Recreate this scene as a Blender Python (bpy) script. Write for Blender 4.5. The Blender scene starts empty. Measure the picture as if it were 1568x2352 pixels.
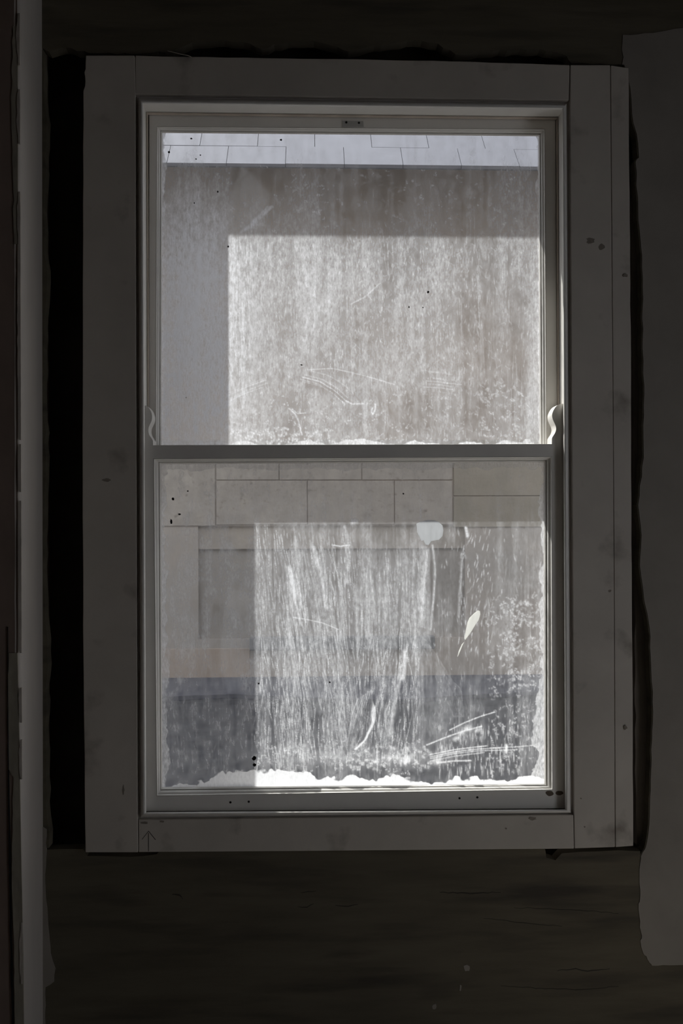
import bpy, bmesh, math, random
import numpy as np
from mathutils import Vector, Matrix

random.seed(4)
rng = np.random.default_rng(7)
sc = bpy.context.scene
COL = sc.collection

# ------------------------------------------------------------------ camera
FPX, PX, PY = 2000.0, 784.0, 1176.0
YAW, PITCH, ROLL = 0.03414, 0.00572, -0.00310
CAM = Vector((0.0, -2.0, 1.5))
_f = Vector((math.sin(YAW) * math.cos(PITCH), math.cos(YAW) * math.cos(PITCH), math.sin(PITCH)))
_r = _f.cross(Vector((0, 0, 1))).normalized()
_u = _r.cross(_f)
_R = _r * math.cos(ROLL) + _u * math.sin(ROLL)
_U = -_r * math.sin(ROLL) + _u * math.cos(ROLL)
cd = bpy.data.cameras.new('camera')
cam = bpy.data.objects.new('camera', cd)
COL.objects.link(cam)
cd.sensor_fit = 'AUTO'
cd.sensor_width = 36.0
cd.lens = 36.0 * FPX / 2352.0
cd.clip_start = 0.02
m = Matrix((_R, _U, -_f)).transposed().to_4x4()
m.translation = CAM
cam.matrix_world = m
sc.camera = cam

def at(px, py, Y=0.0):
    """world point on the vertical plane y = Y that the photograph shows at px, py"""
    d = _f + _R * ((px - PX) / FPX) - _U * ((py - PY) / FPX)
    t = (Y - CAM.y) / d.y
    return CAM + d * t

# ------------------------------------------------------------------ light
SUN_DIR = Vector((1.25, -1.0, -2.1)).normalized()
sd = bpy.data.lights.new('sun', 'SUN')
sd.energy = 7.2
sd.angle = math.radians(0.6)
sd.color = (1.0, 0.985, 0.965)
sun = bpy.data.objects.new('sun', sd)
COL.objects.link(sun)
sun.rotation_euler = SUN_DIR.to_track_quat('-Z', 'Y').to_euler()
sun.location = (-6, 6, 9)

w = bpy.data.worlds.new('sky')
sc.world = w
w.use_nodes = True
nt = w.node_tree
bg = nt.nodes['Background']
bg.inputs['Color'].default_value = (0.86, 0.89, 0.97, 1)
bg.inputs['Strength'].default_value = 1.65

# added fill lamp for the dim interior, in an invented doorway out of view
ad = bpy.data.lights.new('interior_fill', 'AREA')
ad.shape = 'RECTANGLE'
ad.size, ad.size_y = 0.8, 0.6
ad.energy = 0.35
ad.color = (1.0, 0.95, 0.88)
al = bpy.data.objects.new('interior_fill', ad)
COL.objects.link(al)
al.location = (1.98, -1.55, 0.50)
al.rotation_euler = Vector((-1, 0.35, 0.0)).to_track_quat('-Z', 'Y').to_euler()

sc.view_settings.view_transform = 'Standard'
sc.view_settings.look = 'None'
sc.view_settings.exposure = 0.0
sc.view_settings.gamma = 1.0
sc.view_settings.use_curve_mapping = False

# ------------------------------------------------------------------ materials
def mat(name, col, rough=0.7, var=0.25, scale=6.0, stretch=(1, 1, 1), bump=0.15, bscale=60.0, col2=None, dark=None, spec=0.3):
    """matte material with uneven colour (noise between col and col2), optional dark grime blotches, fine bump"""
    M = bpy.data.materials.new(name)
    M.use_nodes = True
    N, L = M.node_tree.nodes, M.node_tree.links
    b = N['Principled BSDF']
    b.inputs['Roughness'].default_value = rough
    b.inputs['Specular IOR Level'].default_value = spec
    tc = N.new('ShaderNodeTexCoord')
    mp = N.new('ShaderNodeMapping')
    mp.inputs['Scale'].default_value = stretch
    L.new(tc.outputs['Object'], mp.inputs['Vector'])
    n1 = N.new('ShaderNodeTexNoise')
    n1.inputs['Scale'].default_value = scale
    n1.inputs['Detail'].default_value = 8
    n1.inputs['Roughness'].default_value = 0.62
    L.new(mp.outputs['Vector'], n1.inputs['Vector'])
    cr = N.new('ShaderNodeValToRGB')
    c2 = col2 or tuple(max(0, c * (1 - var)) for c in col)
    cr.color_ramp.elements[0].position = 0.32
    cr.color_ramp.elements[1].position = 0.68
    cr.color_ramp.elements[0].color = (*c2, 1)
    cr.color_ramp.elements[1].color = (*col, 1)
    L.new(n1.outputs['Fac'], cr.inputs['Fac'])
    out = cr.outputs['Color']
    if dark:
        dc, dscale, lo, hi, dst = dark
        mp2 = N.new('ShaderNodeMapping')
        mp2.inputs['Scale'].default_value = dst
        L.new(tc.outputs['Object'], mp2.inputs['Vector'])
        n2 = N.new('ShaderNodeTexNoise')
        n2.inputs['Scale'].default_value = dscale
        n2.inputs['Detail'].default_value = 6
        L.new(mp2.outputs['Vector'], n2.inputs['Vector'])
        r2 = N.new('ShaderNodeMapRange')
        r2.inputs['From Min'].default_value = lo
        r2.inputs['From Max'].default_value = hi
        L.new(n2.outputs['Fac'], r2.inputs['Value'])
        mx = N.new('ShaderNodeMix')
        mx.data_type = 'RGBA'
        mx.inputs['B'].default_value = (*dc, 1) if False else (0, 0, 0, 1)
        ins = [i for i in mx.inputs if i.type == 'RGBA']
        L.new(r2.outputs['Result'], mx.inputs[0])
        L.new(out, ins[0])
        ins[1].default_value = (*dc, 1)
        out = [o for o in mx.outputs if o.type == 'RGBA'][0]
    L.new(out, b.inputs['Base Color'])
    if bump:
        n3 = N.new('ShaderNodeTexNoise')
        n3.inputs['Scale'].default_value = bscale
        n3.inputs['Detail'].default_value = 6
        L.new(mp.outputs['Vector'], n3.inputs['Vector'])
        bp = N.new('ShaderNodeBump')
        bp.inputs['Strength'].default_value = bump
        bp.inputs['Distance'].default_value = 0.004
        L.new(n3.outputs['Fac'], bp.inputs['Height'])
        L.new(bp.outputs['Normal'], b.inputs['Normal'])
    return M

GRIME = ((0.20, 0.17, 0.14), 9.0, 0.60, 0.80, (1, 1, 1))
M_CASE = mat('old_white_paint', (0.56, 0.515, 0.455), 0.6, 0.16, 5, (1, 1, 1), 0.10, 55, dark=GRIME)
M_SASH = mat('sash_white_paint', (0.82, 0.79, 0.74), 0.45, 0.10, 7, (1, 1, 1), 0.06, 80)
M_BEAD = mat('gloss_white_paint', (0.80, 0.775, 0.73), 0.38, 0.10, 14, (1, 1, 1), 0.05, 60, spec=0.5)
M_PART = mat('bare_wood_bead', (0.62, 0.54, 0.46), 0.6, 0.3, 12, (1, 1, 0.1), 0.1, 60)
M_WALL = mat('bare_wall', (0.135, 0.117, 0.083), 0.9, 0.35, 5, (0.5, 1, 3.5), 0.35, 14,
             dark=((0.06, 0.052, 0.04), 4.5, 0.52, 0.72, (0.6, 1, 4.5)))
M_PLAS = mat('grey_plaster', (0.29, 0.262, 0.23), 0.85, 0.18, 6, (1, 1, 1), 0.15, 30)
M_UND = mat('brown_undercoat', (0.17, 0.145, 0.12), 0.95, 0.45, 9, (1, 1, 0.4), 0.5, 24)
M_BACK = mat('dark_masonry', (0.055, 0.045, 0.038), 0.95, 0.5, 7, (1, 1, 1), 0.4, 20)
M_PIER = mat('red_brown_plaster', (0.25, 0.19, 0.155), 0.9, 0.3, 6, (1, 1, 0.6), 0.3, 25)
M_PIERS = mat('grey_paint_return', (0.50, 0.46, 0.42), 0.75, 0.15, 7, (1, 1, 0.3), 0.12, 30)
M_CHIP = mat('flaking_green_grey_paint', (0.34, 0.31, 0.25), 0.8, 0.4, 30, (1, 1, 0.3), 0.3, 60)
M_PALE = mat('chipped_edge_plaster', (0.56, 0.51, 0.45), 0.8, 0.4, 40, (1, 1, 0.3), 0.3, 80)
M_FLOOR = mat('dusty_floor', (0.74, 0.68, 0.60), 0.8, 0.3, 3, (4, 0.4, 1), 0.2, 20)
M_ROOM = mat('room_plaster', (0.12, 0.10, 0.08), 0.9, 0.2, 3)
M_DARK = mat('black_hole', (0.012, 0.011, 0.010), 0.9, 0.2, 30)
M_STAIN = mat('brown_stain', (0.15, 0.115, 0.085), 0.7, 0.4, 60)
M_SPOT = mat('soft_grime', (0.27, 0.235, 0.195), 0.8, 0.3, 60)
M_FILL = mat('grey_filler', (0.46, 0.45, 0.43), 0.8, 0.12, 60)
M_PENCIL = mat('pencil_line', (0.12, 0.11, 0.10), 0.9, 0.3, 90)
M_BRICK = mat('outer_reveal_render', (0.42, 0.40, 0.37), 0.9, 0.2, 9)
M_SLATE = mat('pale_slate', (0.215, 0.215, 0.24), 0.7, 0.12, 8, (1, 1, 1), 0.1, 40)
M_GAP = mat('roof_underlay', (0.12, 0.12, 0.125), 0.9, 0.2, 9)
M_REND = mat('brown_render', (0.49, 0.42, 0.365), 0.9, 0.25, 1.3, (1, 1, 1), 0.2, 30, col2=(0.37, 0.345, 0.325))
M_STONE = mat('pale_ashlar', (0.45, 0.405, 0.365), 0.9, 0.2, 12, (1, 1, 1), 0.25, 60,
              dark=((0.26, 0.23, 0.205), 38, 0.60, 0.76, (1, 1, 1)))
M_STONE2 = mat('mossy_ashlar', (0.40, 0.35, 0.295), 0.9, 0.3, 5, (1, 1, 1), 0.25, 60, col2=(0.30, 0.272, 0.225))
M_GUT = mat('grey_gutter', (0.10, 0.10, 0.105), 0.6, 0.2, 9)
M_BRWN = mat('brown_brickwork', (0.52, 0.435, 0.37), 0.9, 0.3, 1.6, (1, 1, 1), 0.2, 30, col2=(0.40, 0.345, 0.305))
M_PLI = mat('warm_plinth_render', (0.49, 0.405, 0.345), 0.9, 0.2, 3)
M_FAS = mat('grey_fascia', (0.22, 0.22, 0.225), 0.8, 0.2, 6)
M_CRK = mat('wall_crack', (0.05, 0.043, 0.035), 0.9, 0.2, 30)
M_WOOD = mat('weathered_frame', (0.44, 0.39, 0.345), 0.8, 0.2, 12)
M_OGL = mat('boarded_panel', (0.38, 0.345, 0.315), 0.8, 0.3, 3)
M_PAVE = mat('blue_grey_paving', (0.16, 0.162, 0.19), 0.9, 0.25, 8)
M_TAR = mat('dark_asphalt', (0.11, 0.11, 0.122), 0.9, 0.4, 16)

def paint_mat(name, col, trans):
    M = bpy.data.materials.new(name)
    M.use_nodes = True
    N, L = M.node_tree.nodes, M.node_tree.links
    N.remove(N['Principled BSDF'])
    out = N['Material Output']
    t = N.new('ShaderNodeBsdfTranslucent')
    d = N.new('ShaderNodeBsdfDiffuse')
    nz = N.new('ShaderNodeTexNoise')
    nz.inputs['Scale'].default_value = 130
    tc = N.new('ShaderNodeTexCoord')
    mp = N.new('ShaderNodeMapping')
    mp.inputs['Scale'].default_value = (1, 1, 0.25)
    L.new(tc.outputs['Object'], mp.inputs['Vector'])
    L.new(mp.outputs['Vector'], nz.inputs['Vector'])
    cr = N.new('ShaderNodeValToRGB')
    cr.color_ramp.elements[0].color = (*[c * 0.82 for c in col], 1)
    cr.color_ramp.elements[1].color = (*col, 1)
    L.new(nz.outputs['Fac'], cr.inputs['Fac'])
    L.new(cr.outputs['Color'], t.inputs['Color'])
    d.inputs['Color'].default_value = (*col, 1)
    mx = N.new('ShaderNodeMixShader')
    mx.inputs[0].default_value = trans
    L.new(d.outputs[0], mx.inputs[1])
    L.new(t.outputs[0], mx.inputs[2])
    L.new(mx.outputs[0], out.inputs['Surface'])
    return M

M_PAINT = paint_mat('smeared_white_paint', (0.99, 0.99, 0.96), 0.92)
M_FILM = paint_mat('thin_grey_paint', (0.79, 0.80, 0.81), 0.9)

def glass_mats():
    # clear outer face of the pane
    C_ = bpy.data.materials.new('clear_glass')
    C_.use_nodes = True
    N, L = C_.node_tree.nodes, C_.node_tree.links
    N.remove(N['Principled BSDF'])
    tr = N.new('ShaderNodeBsdfTransparent')
    tr.inputs['Color'].default_value = (0.97, 0.98, 0.97, 1)
    gl = N.new('ShaderNodeBsdfGlossy')
    gl.inputs['Roughness'].default_value = 0.05
    mx = N.new('ShaderNodeMixShader')
    mx.inputs[0].default_value = 0.03
    L.new(tr.outputs[0], mx.inputs[1])
    L.new(gl.outputs[0], mx.inputs[2])
    L.new(mx.outputs[0], N['Material Output'].inputs['Surface'])
    # inner face under a film of dirt: the film scatters the light that falls on it
    D_ = bpy.data.materials.new('dirty_glass')
    D_.use_nodes = True
    N, L = D_.node_tree.nodes, D_.node_tree.links
    N.remove(N['Principled BSDF'])
    tr = N.new('ShaderNodeBsdfTransparent')
    tr.inputs['Color'].default_value = (0.96, 0.97, 0.965, 1)
    tl = N.new('ShaderNodeBsdfTranslucent')
    tl.inputs['Color'].default_value = (0.845, 0.86, 0.885, 1)
    df = N.new('ShaderNodeBsdfDiffuse')
    df.inputs['Color'].default_value = (0.55, 0.55, 0.54, 1)
    m1 = N.new('ShaderNodeMixShader')
    m1.inputs[0].default_value = 0.88
    L.new(df.outputs[0], m1.inputs[1])
    L.new(tl.outputs[0], m1.inputs[2])
    at_ = N.new('ShaderNodeAttribute')
    at_.attribute_name = 'dirt'
    tc = N.new('ShaderNodeTexCoord')
    def noise(scale, st, det):
        mp = N.new('ShaderNodeMapping')
        mp.inputs['Scale'].default_value = st
        L.new(tc.outputs['Object'], mp.inputs['Vector'])
        n = N.new('ShaderNodeTexNoise')
        n.inputs['Scale'].default_value = scale
        n.inputs['Detail'].default_value = det
        n.inputs['Roughness'].default_value = 0.6
        L.new(mp.outputs['Vector'], n.inputs['Vector'])
        return n.outputs['Fac']
    def math_(op, a, b, clamp=False):
        k = N.new('ShaderNodeMath')
        k.operation = op
        k.use_clamp = clamp
        for i, v in enumerate((a, b)):
            if isinstance(v, (int, float)):
                k.inputs[i].default_value = v
            else:
                L.new(v, k.inputs[i])
        return k.outputs[0]
    f1 = noise(300, (1, 1, 0.30), 4)         # fine vertical scratches
    f2 = noise(120, (1, 1, 0.7), 5)           # speckle
    k = math_('ADD', math_('MULTIPLY', f1, 1.5), math_('MULTIPLY', f2, 1.3))
    k = math_('ADD', k, -0.4)                 # about 1.0 on average
    # leave thick smears (dirt near 1) untouched
    d2 = math_('MULTIPLY', at_.outputs['Fac'], k)
    thick = math_('MULTIPLY', math_('SUBTRACT', at_.outputs['Fac'], 0.78), 5.0, True)
    mixf = N.new('ShaderNodeMix')
    L.new(thick, mixf.inputs[0])
    L.new(d2, mixf.inputs[2])
    L.new(at_.outputs['Fac'], mixf.inputs[3])
    fac = math_('MINIMUM', mixf.outputs[0], 0.98, True)
    m2 = N.new('ShaderNodeMixShader')
    L.new(fac, m2.inputs[0])
    L.new(tr.outputs[0], m2.inputs[1])
    L.new(m1.outputs[0], m2.inputs[2])
    L.new(m2.outputs[0], N['Material Output'].inputs['Surface'])
    return C_, D_

M_CLEAR, M_DIRTY = glass_mats()

# ------------------------------------------------------------------ mesh helpers
def link(name, bm, material, parent=None, smooth=False, bevel=0.0):
    bmesh.ops.recalc_face_normals(bm, faces=bm.faces)
    me = bpy.data.meshes.new(name)
    bm.to_mesh(me)
    bm.free()
    me.materials.append(material)
    o = bpy.data.objects.new(name, me)
    COL.objects.link(o)
    if parent:
        o.parent = parent
    if smooth:
        for p in me.polygons:
            p.use_smooth = True
        me.set_sharp_from_angle(angle=math.radians(40))
    if bevel:
        b = o.modifiers.new('bevel', 'BEVEL')
        b.width = bevel
        b.segments = 2
        b.limit_method = 'ANGLE'
        b.angle_limit = math.radians(50)
    return o

def tag(o, label=None, cat=None, kind=None, group=None):
    if label: o['label'] = label
    if cat: o['category'] = cat
    if kind: o['kind'] = kind
    if group: o['group'] = group
    return o

def box(bm, x0, x1, y0, y1, z0, z1):
    v = [bm.verts.new((x, y, z)) for x in (x0, x1) for y in (y0, y1) for z in (z0, z1)]
    for f in ((0, 1, 3, 2), (4, 6, 7, 5), (0, 4, 5, 1), (2, 3, 7, 6), (0, 2, 6, 4), (1, 5, 7, 3)):
        bm.faces.new([v[i] for i in f])

def slab(bm, pts, y0, y1, px=True):
    """prism: outline pts (photo pixels at depth y0, or x,z pairs) from y0 back to y1"""
    P = [at(a, b, y0) if px else Vector((a, y0, b)) for a, b in pts]
    A = [bm.verts.new(p) for p in P]
    B = [bm.verts.new((p.x, y1, p.z)) for p in P]
    n = len(P)
    bm.faces.new(A)
    bm.faces.new(B[::-1])
    for i in range(n):
        j = (i + 1) % n
        bm.faces.new((A[j], A[i], B[i], B[j]))

def quad_lerp(q0, q1, t):
    return [tuple(a + (b - a) * t for a, b in zip(p, q)) for p, q in zip(q0, q1)]

def ring(bm, q_out, q_in, prof, close=True):
    """mitred moulding swept round a window: prof = (t, Y) with t from q_out (0) to q_in (1)"""
    loops = []
    for t, Y in prof:
        loops.append([bm.verts.new(at(x, y, Y)) for x, y in quad_lerp(q_out, q_in, t)])
    n = len(loops)
    for k in range(n if close else n - 1):
        a, b = loops[k], loops[(k + 1) % n]
        for i in range(4):
            j = (i + 1) % 4
            bm.faces.new((a[i], a[j], b[j], b[i]))

def wavy(p, q, step, amp, seed):
    """irregular broken edge between two pixel points"""
    r = random.Random(seed)
    n = max(2, int(math.hypot(q[0] - p[0], q[1] - p[1]) / step))
    L_ = math.hypot(q[0] - p[0], q[1] - p[1])
    nx, ny = -(q[1] - p[1]) / L_, (q[0] - p[0]) / L_
    out = []
    for i in range(n):
        t = i / n
        a = amp * (r.random() - 0.5) * 2 if i else 0
        out.append((p[0] + (q[0] - p[0]) * t + nx * a, p[1] + (q[1] - p[1]) * t + ny * a))
    return out

def rough(pts, step, amp, seed):
    o = []
    for i in range(len(pts) - 1):
        o += wavy(pts[i], pts[i + 1], step, amp, seed + i)
    return o + [pts[-1]]

def disc(bm, px, py, rx, ry, Y, depth=0.0006, seed=0, jag=0.15, n=14):
    r = random.Random(seed)
    pts = [(px + rx * math.cos(6.283 * i / n) * (1 + jag * (r.random() - .5) * 2),
            py + ry * math.sin(6.283 * i / n) * (1 + jag * (r.random() - .5) * 2)) for i in range(n)]
    slab(bm, pts, Y - depth, Y + 0.0004)

# ------------------------------------------------------------------ depths (metres, 0 = face of the window casing)
Y_WALL = 0.014        # face of the wall surface round the casing
Y_LS = 0.014          # face of the lower sash
Y_LG = 0.036          # lower glass
Y_US = 0.066          # face of the upper sash
Y_UG = 0.088          # upper glass
Y_BOX = 0.120         # outer end of the sash box
Y_OUT = 0.252         # outer face of the wall

# opening in the masonry, found from where the sun patch starts on the glass
_lit = at(520, 533, Y_UG)
X_REV = _lit.x - 1.25 * (Y_OUT - Y_UG)
Z_REV = _lit.z + 2.1 * (Y_OUT - Y_UG)
X_REV_R = at(1262, 700, Y_OUT).x + 0.03
Z_SILL = at(784, 1850, Y_OUT).z - 0.03

# ------------------------------------------------------------------ room shell
bm = bmesh.new(); box(bm, -1.7, 2.1, -4.6, Y_BOX, -0.12, 0.2)
tag(link('floor', bm, M_FLOOR), kind='structure')
bm = bmesh.new(); box(bm, -1.7, 2.1, -4.6, Y_BOX, 2.95, 3.07)
tag(link('ceiling', bm, M_ROOM), kind='structure')
bm = bmesh.new(); box(bm, -1.7, 2.1, -4.72, -4.6, -0.12, 3.07)
tag(link('wall_rear', bm, M_ROOM), kind='structure')
# right wall, with an unseen doorway invented to hold the fill lamp
bm = bmesh.new()
box(bm, 2.0, 2.12, -1.1, Y_BOX, -0.12, 3.07)
box(bm, 2.0, 2.12, -4.6, -2.0, -0.12, 3.07)
box(bm, 2.0, 2.12, -2.0, -1.1, 2.15, 3.07)
tag(link('wall_right', bm, M_ROOM), kind='structure')

# window wall: masonry core with the opening, seen dark where the plaster has gone
root_wall = bpy.data.objects.new('wall_window', None)
COL.objects.link(root_wall)
tag(root_wall, 'dark bare wall round the window with broken plaster edges', 'wall', kind='structure')
bm = bmesh.new()
xl, xr = at(312, 1000, 0.03).x - 0.04, at(1312, 1000, 0.03).x + 0.04
zt, zb = at(784, 222, 0.03).z + 0.05, at(784, 1876, 0.03).z - 0.05
y0 = 0.095
box(bm, -1.75, min(xl, X_REV), y0, Y_OUT, -0.12, 3.07)
box(bm, max(xr, X_REV_R), 2.12, y0, Y_OUT, -0.12, 3.07)
box(bm, min(xl, X_REV), max(xr, X_REV_R), y0, Y_OUT, Z_REV, 3.07)
box(bm, min(xl, X_REV), max(xr, X_REV_R), y0, Y_OUT, -0.12, Z_SILL)
if xl < X_REV:
    box(bm, xl, X_REV, Y_BOX, Y_OUT, Z_SILL, Z_REV)
if X_REV_R < xr:
    box(bm, X_REV_R, xr, Y_BOX, Y_OUT, Z_SILL, Z_REV)
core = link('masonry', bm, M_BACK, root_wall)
# outside skin of the reveal
bm = bmesh.new()
box(bm, -2.6, X_REV, Y_OUT, Y_OUT + 0.004, -0.12, 3.2)
box(bm, X_REV_R, 3.2, Y_OUT, Y_OUT + 0.004, -0.12, 3.2)
box(bm, X_REV, X_REV_R, Y_OUT, Y_OUT + 0.004, Z_REV, 3.2)
box(bm, X_REV, X_REV_R, Y_OUT, Y_OUT + 0.004, -0.12, Z_SILL)
box(bm, X_REV - 0.004, X_REV, Y_BOX + .001, Y_OUT, Z_SILL, Z_REV)
box(bm, X_REV_R, X_REV_R + 0.004, Y_BOX + .001, Y_OUT, Z_SILL, Z_REV)
link('outside_render', bm, M_BRICK, root_wall)

# the surviving bare wall surface, broken back round the casing
def wall_piece(bm, pts, y0=Y_WALL, th=0.030):
    slab(bm, pts, y0, y0 + th)
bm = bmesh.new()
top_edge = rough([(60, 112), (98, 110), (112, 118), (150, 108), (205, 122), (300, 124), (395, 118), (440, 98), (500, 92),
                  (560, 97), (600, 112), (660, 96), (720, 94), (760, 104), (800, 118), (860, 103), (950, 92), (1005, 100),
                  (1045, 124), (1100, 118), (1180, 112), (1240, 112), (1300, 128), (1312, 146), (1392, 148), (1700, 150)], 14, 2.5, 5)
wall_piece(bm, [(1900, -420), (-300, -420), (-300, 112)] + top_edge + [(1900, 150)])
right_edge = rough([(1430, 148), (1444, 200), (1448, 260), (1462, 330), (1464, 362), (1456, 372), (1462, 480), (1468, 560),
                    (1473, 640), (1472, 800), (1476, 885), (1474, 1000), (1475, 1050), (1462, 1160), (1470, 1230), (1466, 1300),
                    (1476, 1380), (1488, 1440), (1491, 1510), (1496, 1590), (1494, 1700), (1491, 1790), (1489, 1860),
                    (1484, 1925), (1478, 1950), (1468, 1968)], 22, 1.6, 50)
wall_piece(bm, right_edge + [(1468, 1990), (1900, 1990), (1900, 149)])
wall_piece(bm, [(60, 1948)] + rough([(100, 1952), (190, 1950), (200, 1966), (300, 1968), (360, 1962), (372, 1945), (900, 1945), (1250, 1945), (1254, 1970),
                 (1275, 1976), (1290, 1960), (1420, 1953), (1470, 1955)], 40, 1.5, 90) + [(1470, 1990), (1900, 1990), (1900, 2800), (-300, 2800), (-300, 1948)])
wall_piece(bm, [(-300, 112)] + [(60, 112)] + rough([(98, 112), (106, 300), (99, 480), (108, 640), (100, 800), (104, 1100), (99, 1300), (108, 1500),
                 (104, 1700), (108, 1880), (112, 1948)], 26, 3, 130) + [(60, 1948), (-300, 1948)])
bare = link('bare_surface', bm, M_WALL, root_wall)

# broken brown undercoat showing in the gap right of the casing
bm = bmesh.new()
slab(bm, rough([(1449, 380), (1452, 700), (1456, 1000), (1458, 1400), (1459, 1800), (1462, 1940), (1470, 1956)], 30, 2.5, 610) + [(1530, 1956), (1530, 380)], 0.040, 0.10)
link('undercoat', bm, M_UND, root_wall)

# thin coat of paler plaster still on the right of the window
bm = bmesh.new()
pl = right_edge[:]
pl = [(x + 3, y) for x, y in pl]
edge2 = rough([(1472, 1970), (1468, 2010), (1470, 2045), (1469, 2070), (1466, 2075), (1469, 2130), (1474, 2150), (1470, 2160),
               (1477, 2190), (1484, 2196), (1492, 2212), (1497, 2218), (1600, 2217), (1900, 2220)], 12, 1.5, 170)
slab(bm, pl + edge2 + [(1900, 60)] + rough([(1600, 62), (1430, 80), (1428, 148)], 16, 3, 210), Y_WALL - 0.0015, Y_WALL + 0.004)
tag(link('plaster_coat', bm, M_PLAS, root_wall), 'pale grey plaster coat with a torn lower edge')
# remnant beside the left pier
bm = bmesh.new()
slab(bm, rough([(80, 1890), (107, 1905), (106, 1970), (103, 2010), (109, 2100), (116, 2190), (127, 2225), (124, 2255), (104, 2268), (104, 2352), (104, 2500)], 14, 1.5, 260)
     + [(60, 2500), (60, 1890)], Y_WALL - 0.002, Y_WALL + 0.002)
link('plaster_remnant', bm, M_PLAS, root_wall)
# small paint spots on the wall below the window
bm = bmesh.new()
disc(bm, 1072, 2224, 8, 8, Y_WALL, 0.0008, 3, 0.3, 8)
disc(bm, 998, 2312, 5, 7, Y_WALL, 0.0008, 4, 0.3, 8)
slab(bm, [(1056, 2262), (1060, 2264), (1058, 2276), (1055, 2276)], Y_WALL - .001, Y_WALL)
link('paint_spots', bm, M_PLAS, root_wall)
# cracks below the window
bm = bmesh.new()
def crack(pts, wd, Y, seed=0):
    p = rough(pts, 10, 1.3, seed)
    up = [(x, y - wd * (0.3 + 0.7 * math.sin(math.pi * i / (len(p) - 1)))) for i, (x, y) in enumerate(p)]
    slab(bm, p + up[::-1], Y - 0.0006, Y + 0.0006)
crack([(1280, 2230), (1322, 2226), (1350, 2232), (1400, 2226)], 2.2, Y_WALL, 1)
crack([(1180, 2085), (1300, 2090), (1420, 2098)], 1.2, Y_WALL, 2)
crack([(1150, 2265), (1250, 2272), (1330, 2274), (1420, 2266)], 1.4, Y_WALL, 3)
crack([(1110, 2110), (1200, 2120), (1290, 2128)], 1.2, Y_WALL, 4)
crack([(690, 2051), (708, 2049), (726, 2047)], 1.8, Y_WALL, 5)
crack([(684, 2083), (705, 2085), (720, 2076)], 2.2, Y_WALL, 15)
crack([(770, 2080), (800, 2083), (822, 2078)], 2.5, Y_WALL, 6)
crack([(395, 2055), (412, 2058), (420, 2066)], 4, Y_WALL, 7)
crack([(1010, 2050), (1080, 2054), (1150, 2050)], 2.5, Y_WALL, 8)
link('crack_lines', bm, M_CRK, root_wall)

# ------------------------------------------------------------------ left pier
YP = -0.134
xp = 0.5 * (at(44, 0, YP).x + at(50, 2352, YP).x)
pier = bpy.data.objects.new('wall_left', None)
COL.objects.link(pier)
pier.location = (xp, YP, 0)
tag(pier, 'projecting wall edge with flaking paint left of the window', 'wall', kind='structure')
INV = Matrix.Translation((-xp, -YP, 0))
def plink(name, bm, mt, **k):
    bmesh.ops.transform(bm, matrix=INV, verts=bm.verts)
    return link(name, bm, mt, pier, **k)
bm = bmesh.new()
box(bm, -1.75, xp - 0.006, YP, Y_BOX - 0.03, 0.0, 2.95)
box(bm, -1.75, -1.63, -4.6, YP, 0.0, 2.95)
plink('pier_body', bm, M_PIER)
# painted return face with a rounded arris towards the window
bm = bmesh.new()
prof = [(xp - 0.012, YP - 0.0005), (xp - 0.006, YP + 0.0005), (xp - 0.002, YP + 0.004), (xp, YP + 0.012), (xp + 0.001, 0.02), (xp - 0.006, 0.02), (xp - 0.006, YP + 0.006)]
nz = 60
loops = []
rr = random.Random(9)
for i in range(nz + 1):
    z = 2.95 * i / nz
    loops.append([bm.verts.new((x + (0.0012 * (rr.random() - .5) if k < 3 else 0), y, z)) for k, (x, y) in enumerate(prof)])
for i in range(nz):
    for k in range(len(prof)):
        j = (k + 1) % len(prof)
        bm.faces.new((loops[i][k], loops[i][j], loops[i + 1][j], loops[i + 1][k]))
bm.faces.new(loops[0]); bm.faces.new(loops[-1][::-1])
tag(plink('painted_return', bm, M_PIERS, smooth=True), 'grey painted side of the pier catching the window light')
# pale chipped arris
bm = bmesh.new()
for a, b, s in ((30, 150, 1), (205, 330, 2), (440, 560, 3), (560, 1010, 4), (1020, 1130, 5), (1150, 1500, 6), (1580, 1660, 7), (1700, 1790, 8), (2120, 2260, 9)):
    xa, xb = 42 + a * 0.003, 42 + b * 0.003
    left = rough([(xa - 1, a), (xa - 4.5, a + (b - a) * .3), (xb - 4, a + (b - a) * .7), (xb - 1, b)], 13, 1.6, 300 + s)
    slab(bm, left + [(xb + 3, b), (xa + 3, a)], YP - 0.0035, YP + 0.001)
tag(plink('chipped_arris', bm, M_PALE), 'pale chipped edge of the pier')
# old flaking paint band left of the arris, with the crack at its side
bm = bmesh.new()
slab(bm, rough([(20, 1500), (17, 1650), (19, 1765), (31, 1785), (29, 1850), (27, 1960), (28, 2060), (32, 2200), (34, 2352), (36, 2520)], 16, 1.2, 400)
     + [(56, 2520), (53, 2200), (48, 1950), (43, 1650), (40, 1500)], YP - 0.0022, YP + 0.001)
slab(bm, rough([(29, 60), (26, 240), (30, 420), (32, 560)], 18, 2, 420) + [(41, 560), (40, 60)], YP - 0.002, YP + 0.001)
tag(plink('flaking_paint', bm, M_CHIP), 'flaking green grey paint on the pier')
bm = bmesh.new()
slab(bm, rough([(17, 1440), (17, 1600), (18, 1770), (20, 1960), (23, 2150), (27, 2352), (28, 2500)], 20, .8, 440)
     + [(33, 2500), (31, 2352), (27, 2150), (24, 1960), (20, 1770), (18.5, 1600), (17.6, 1440)], YP - 0.0028, YP + 0.001)
plink('crack_lines', bm, M_DARK)

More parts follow.
